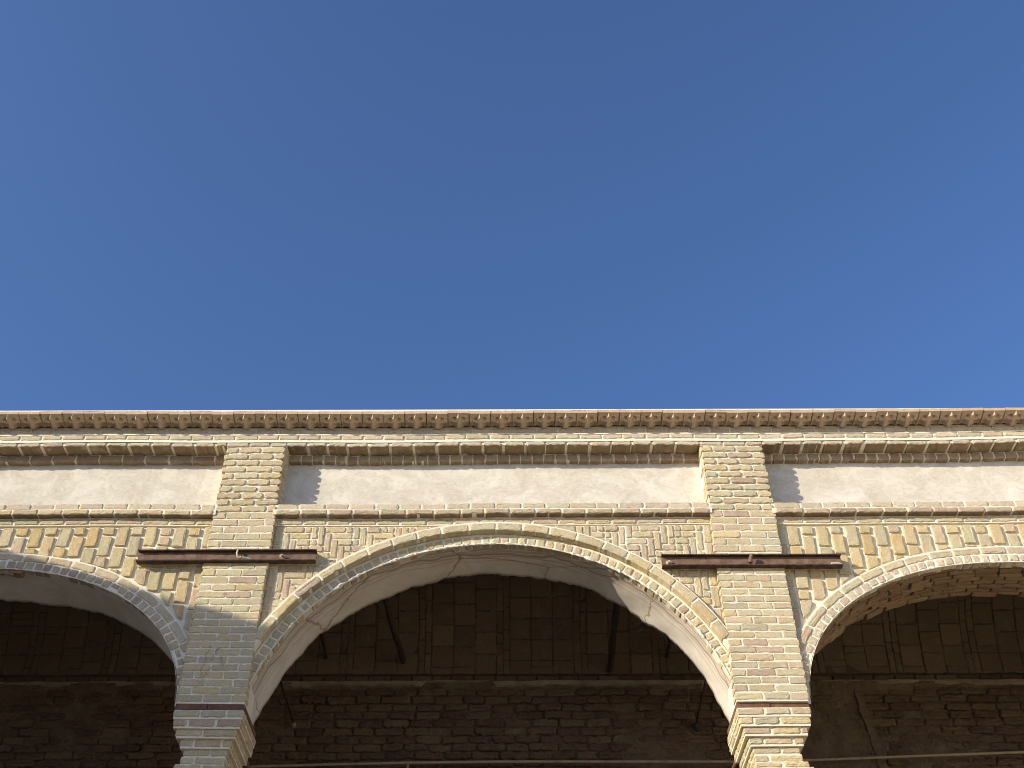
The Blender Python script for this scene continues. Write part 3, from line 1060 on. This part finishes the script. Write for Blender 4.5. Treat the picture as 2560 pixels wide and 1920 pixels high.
# mortar bedding the beams into the spandrels
for b, x0, x1, y1 in ((b1, -3.16, -2.62, 0.068), (b1, -2.08, -1.69, 0.058), (b2, 1.29, 1.73, 0.058), (b2, 2.30, 2.76, 0.068)):
    mb = MB()
    n = 40
    X = np.linspace(x0, x1, n) - b.location.x
    G = np.zeros((n, 3, 3))
    w1 = np.abs(np.convolve(RNG.normal(0, 1, n + 6), np.ones(4) / 2.5, 'same')[3:3 + n])
    G[:, 0] = np.stack([X, np.full(n, y1 - 0.055), np.full(n, H + 0.001)], 1)
    G[:, 1] = np.stack([X, y1 - 0.045 + 0.004 * w1, H + 0.006 + 0.012 * w1], 1)
    G[:, 2] = np.stack([X, np.full(n, y1), H + 0.010 + 0.022 * w1], 1)
    mb.grid(G, 0, flip=True)
    mb.build("mortar_bed", [MORTAR], b)

# ------------------------------------------------------------------ bars, poles and pipe under the vault
def tube(name, pts, rads, mat, parent=None, m=10):
    mb = MB()
    P = [Vector(p) for p in pts]
    G = np.zeros((len(P), m + 1, 3))
    for i, p in enumerate(P):
        t = (P[min(i + 1, len(P) - 1)] - P[max(i - 1, 0)]).normalized()
        a = t.cross(Vector((0, 0.2, 1)) if abs(t.z) < 0.9 else Vector((1, 0, 0))).normalized(); b = t.cross(a)
        for j in range(m + 1):
            an = 2 * math.pi * j / m
            r = rads[i] * (1 + 0.06 * math.sin(2 * an + i))
            q = p + a * (r * math.cos(an)) + b * (r * math.sin(an))
            G[i, j] = q
    mb.grid(G, 0)
    for i in (0, len(P) - 1):
        q = mb.verts(G[i, :m]); mb.face([q + j for j in range(m)] if i == 0 else [q + j for j in range(m - 1, -1, -1)], 0)
    return mb.build(name, mat, parent, smooth=True)

def pole(p0, p1, r0, r1, mat, name, label, cat, group, bend=0.0, knob=None):
    p0, p1 = Vector(p0), Vector(p1)
    n = 12
    pts = [p0.lerp(p1, i / (n - 1)) + Vector((bend * math.sin(i * 0.9), 0, bend * math.sin(i * 0.55 + 1))) for i in range(n)]
    rs = [r0 + (r1 - r0) * i / (n - 1) + 0.06 * r0 * math.sin(i * 2.1) for i in range(n)]
    o = tube(name, pts, rs, mat)
    tag(o, label, cat, group)
    if knob:
        tube("end_plate", [p1 + Vector((0, -0.045, 0)), p1 + Vector((0, -0.03, 0)), p1 + Vector((0, 0.01, 0))], [knob * 0.5, knob, knob * 0.9], knob_mat(mat), o)
    return o
def knob_mat(m):
    return LEDGE if m is BAMBOO else m

def vault_y(z):
    """y of the vault's back haunch at height z"""
    i = np.argsort(VC.p[:55, 1])
    return float(np.interp(z, VC.p[:55, 1][i], VC.p[:55, 0][i]))

G_BAR = "iron bars tying the arches back to the vault"
pole((-1.175, 0.62, 7.03), (-1.072, vault_y(7.0) + 0.03, 7.0), 0.030, 0.027, IRON, "tie_bar", "thick dark crooked tie bar under the vault, left of the middle arch's centre", "tie bar", G_BAR, 0.006)
pole((0.94, 0.62, 6.965), (0.952, vault_y(6.91) + 0.03, 6.91), 0.034, 0.030, IRON, "tie_bar", "thick straight dark tie bar under the vault, right of the middle arch's centre", "tie bar", G_BAR, 0.003)
pole((-1.80, 0.62, 7.045), (-1.838, vault_y(7.045) + 0.03, 7.045), 0.018, 0.018, IRON, "tie_bar", "short stub of thin dark bar showing under the middle arch's left haunch", "tie bar", G_BAR, 0.003)
pole((1.50, 0.62, 7.05), (1.520, vault_y(7.05) + 0.03, 7.05), 0.018, 0.018, IRON, "tie_bar", "short stub of thin dark bar showing under the middle arch's right haunch", "tie bar", G_BAR, 0.002)
G_ROD = "thin rods running to the old brick wall"
pole((-2.03, 0.45, 6.30), (-2.078, YB, 6.365), 0.010, 0.010, IRON, "wall_rod", "thin rod with a pale plaster blob where it meets the wall, low on the left", "rod", G_ROD, 0.002, None)
tube("plaster_blob", [(-2.08, YB - 0.05, 6.367), (-2.077, YB - 0.025, 6.36), (-2.075, YB + 0.01, 6.355)], [0.012, 0.026, 0.020], LEDGE, bpy.data.objects["wall_rod"])
r2 = pole((1.675, 0.45, 6.31), (1.737, YB, 6.358), 0.010, 0.010, IRON, "wall_rod", "thin rod with a dark knob at the wall, low on the right", "rod", G_ROD, 0.002, None)
tube("dark_knob", [(1.734, YB - 0.05, 6.35), (1.742, YB - 0.03, 6.335), (1.752, YB + 0.01, 6.325)], [0.016, 0.050, 0.055], IRON, r2)  # dark iron knob where the rod meets the wall
G_POLE = "timber poles behind the capitals"
pole((-2.165, 0.52, 5.415), (-2.10, YB, 5.36), 0.026, 0.024, WOOD, "timber_pole", "dark timber pole reaching back from the capital of the shaded pier", "pole", G_POLE, 0.003)
pole((1.812, 0.40, 5.425), (1.775, YB, 5.36), 0.028, 0.025, WOOD, "timber_pole", "dark timber pole reaching back from the capital of the sunlit pier", "pole", G_POLE, 0.003)

pp = [(-2.75, 1.90, 5.885), (-2.355, 1.90, 5.916), (-1.6, 1.90, 5.935), (-0.9, 1.90, 5.948), (-0.01, 1.90, 5.956), (1.0, 1.90, 5.953), (2.158, 1.90, 5.950), (2.75, 1.90, 5.963), (3.7, 1.90, 5.998), (4.72, 1.90, 6.034), (6.5, 1.90, 6.10)]
pipe = tube("pipe", pp, [0.0125] * len(pp), BAMBOO)
tag(pipe, "long pale pipe running level across the dark old brick wall behind the arches", "pipe")
tube("branch", [(-0.965, 1.905, 5.94), (-0.965, 1.91, 5.6), (-0.963, 1.91, 5.2)], [0.010, 0.010, 0.010], BAMBOO, pipe)
for x in (-1.9, 0.4, 1.4, 3.2, 5.0):
    zc = float(np.interp(x, [p[0] for p in pp], [p[2] for p in pp]))
    tube("clip", [(x - 0.008, 1.90, zc), (x + 0.008, 1.90, zc)], [0.016, 0.016], LEDGE, pipe)
# pale broken mortar strip down the wall in the right bay
mb = MB()
n = 60
T = np.linspace(0, 1, n)
xc = 3.315 + 0.15 * T + 0.004 * np.sin(T * 17) + 0.003 * np.sin(T * 43)
hw = 0.044 + 0.008 * np.sin(T * 29) - 0.012 * (np.abs(((T * 5.3) % 1) - 0.5) < 0.06)
zz = 6.79 - 1.2 * T
G = np.zeros((n, 4, 3))
for j, (s, y) in enumerate(((-1, 0.03), (-0.8, -0.018), (0.8, -0.020), (1, 0.03))):
    G[:, j] = np.stack([xc + s * hw, YB + y + RNG.normal(0, 0.003, n), zz], 1)
mb.grid(G, 0)
mb.build("mortar_strip", [MUDSTRIP], gallery)

for (xa, za, xb, zb_, w) in ((-2.43, 6.12, -2.475, 5.80, 0.012), (-2.36, 6.10, -2.40, 5.98, 0.008), (-2.40, 5.93, -2.46, 5.78, 0.010), (-2.33, 6.02, -2.30, 5.93, 0.006)):
    n = 14
    pts = [(xa + (xb - xa) * i / (n - 1) + w * math.sin(i * 1.3), -0.003 - 0.004 * abs(math.sin(i * 0.9)), za + (zb_ - za) * i / (n - 1)) for i in range(n)]
    tube("dry_root", pts, [0.0022 - 0.001 * i / n for i in range(n)], ROOT, bpy.data.objects["pier.001"])

# ------------------------------------------------------------------ courtyard
mb = MB()
n = 41
X = np.linspace(-1, 1, n); X = np.sign(X) * (np.abs(X) ** 2.5) * 900
G = np.zeros((n, n, 3))
G[:, :, 0] = X[:, None]; G[:, :, 1] = X[None]
G[:, :, 2] = -0.004 + 0.0 * G[:, :, 0]
mb.grid(G, 0)
ground = mb.build("ground", [DUST])
ground["kind"] = "structure"

wing = thing("unseen_wing", "plain brick wing left of the arcade, its roof edge throwing the slanting shadow", "building", (-9.5, -3.0, 0))
d = Vector((0.356, -0.934, 0)).normalized()
ang = math.atan2(d.y, d.x)
wing.rotation_euler = (0, 0, ang)
def wing_part(name, x0, x1, y0, y1, z0, z1, mats, col):
    mb = MB()
    n = 80
    mb.box(x0, x1, y0, y1, z0, z1, 0, col)
    return mb.build(name, mats, wing)
# local x runs along the wing (away from the arcade), local y to its courtyard side
WH = 9.09
mb = MB()
mb.box(-3.0, 6.4, -6.0, -0.16, 0.0, 8.72, 1)
k = 0
z = 7.2
while z < 8.66:
    course(mb, -3.0, 6.4, z, z + 0.056, lambda u, v, n: (u, -0.16 + n + 0 * u, v), -0.03, 0.008, T_BUFF, start=0.1 if k % 2 else 0.2)
    z += 0.07; k += 1
mb.build("wall", [BRICK, MORTAR], wing)
mb = MB()
mb.box(-3.1, 6.5, -6.1, -0.06, 8.723, 8.93, 0, (0.42, 0.33, 0.2))
mb.box(-3.2, 6.6, -6.2, 0.0, 8.933, WH, 0, (0.42, 0.33, 0.2))
mb.build("parapet", [BRICK], wing)

def bounce_wing(name, label, x0, x1, y0, y1, h):  # wings out of view, added to bounce sunlight onto the arcade
    w = thing(name, label, "building", ((x0 + x1) / 2, (y0 + y1) / 2, 0))
    a, b = (x1 - x0) / 2, (y1 - y0) / 2
    mb = MB(); mb.box(-a, a, -b, b, 0, h, 0); mb.build("wall", [PLASTER], w)
    mb = MB(); mb.box(-a - 0.12, a + 0.12, -b - 0.12, b + 0.12, h + 0.002, h + 0.22, 0, (0.5, 0.42, 0.28)); mb.build("parapet", [BRICK], w)
    return w
bounce_wing("unseen_wing", "unseen cream plastered wing added on the right to bounce sunlight", 10.5, 15.0, -24.0, -1.5, 7.6)
bounce_wing("unseen_wing", "unseen cream plastered wing added behind the viewer to bounce light", -9.0, 10.0, -30.0, -25.0, 7.6)
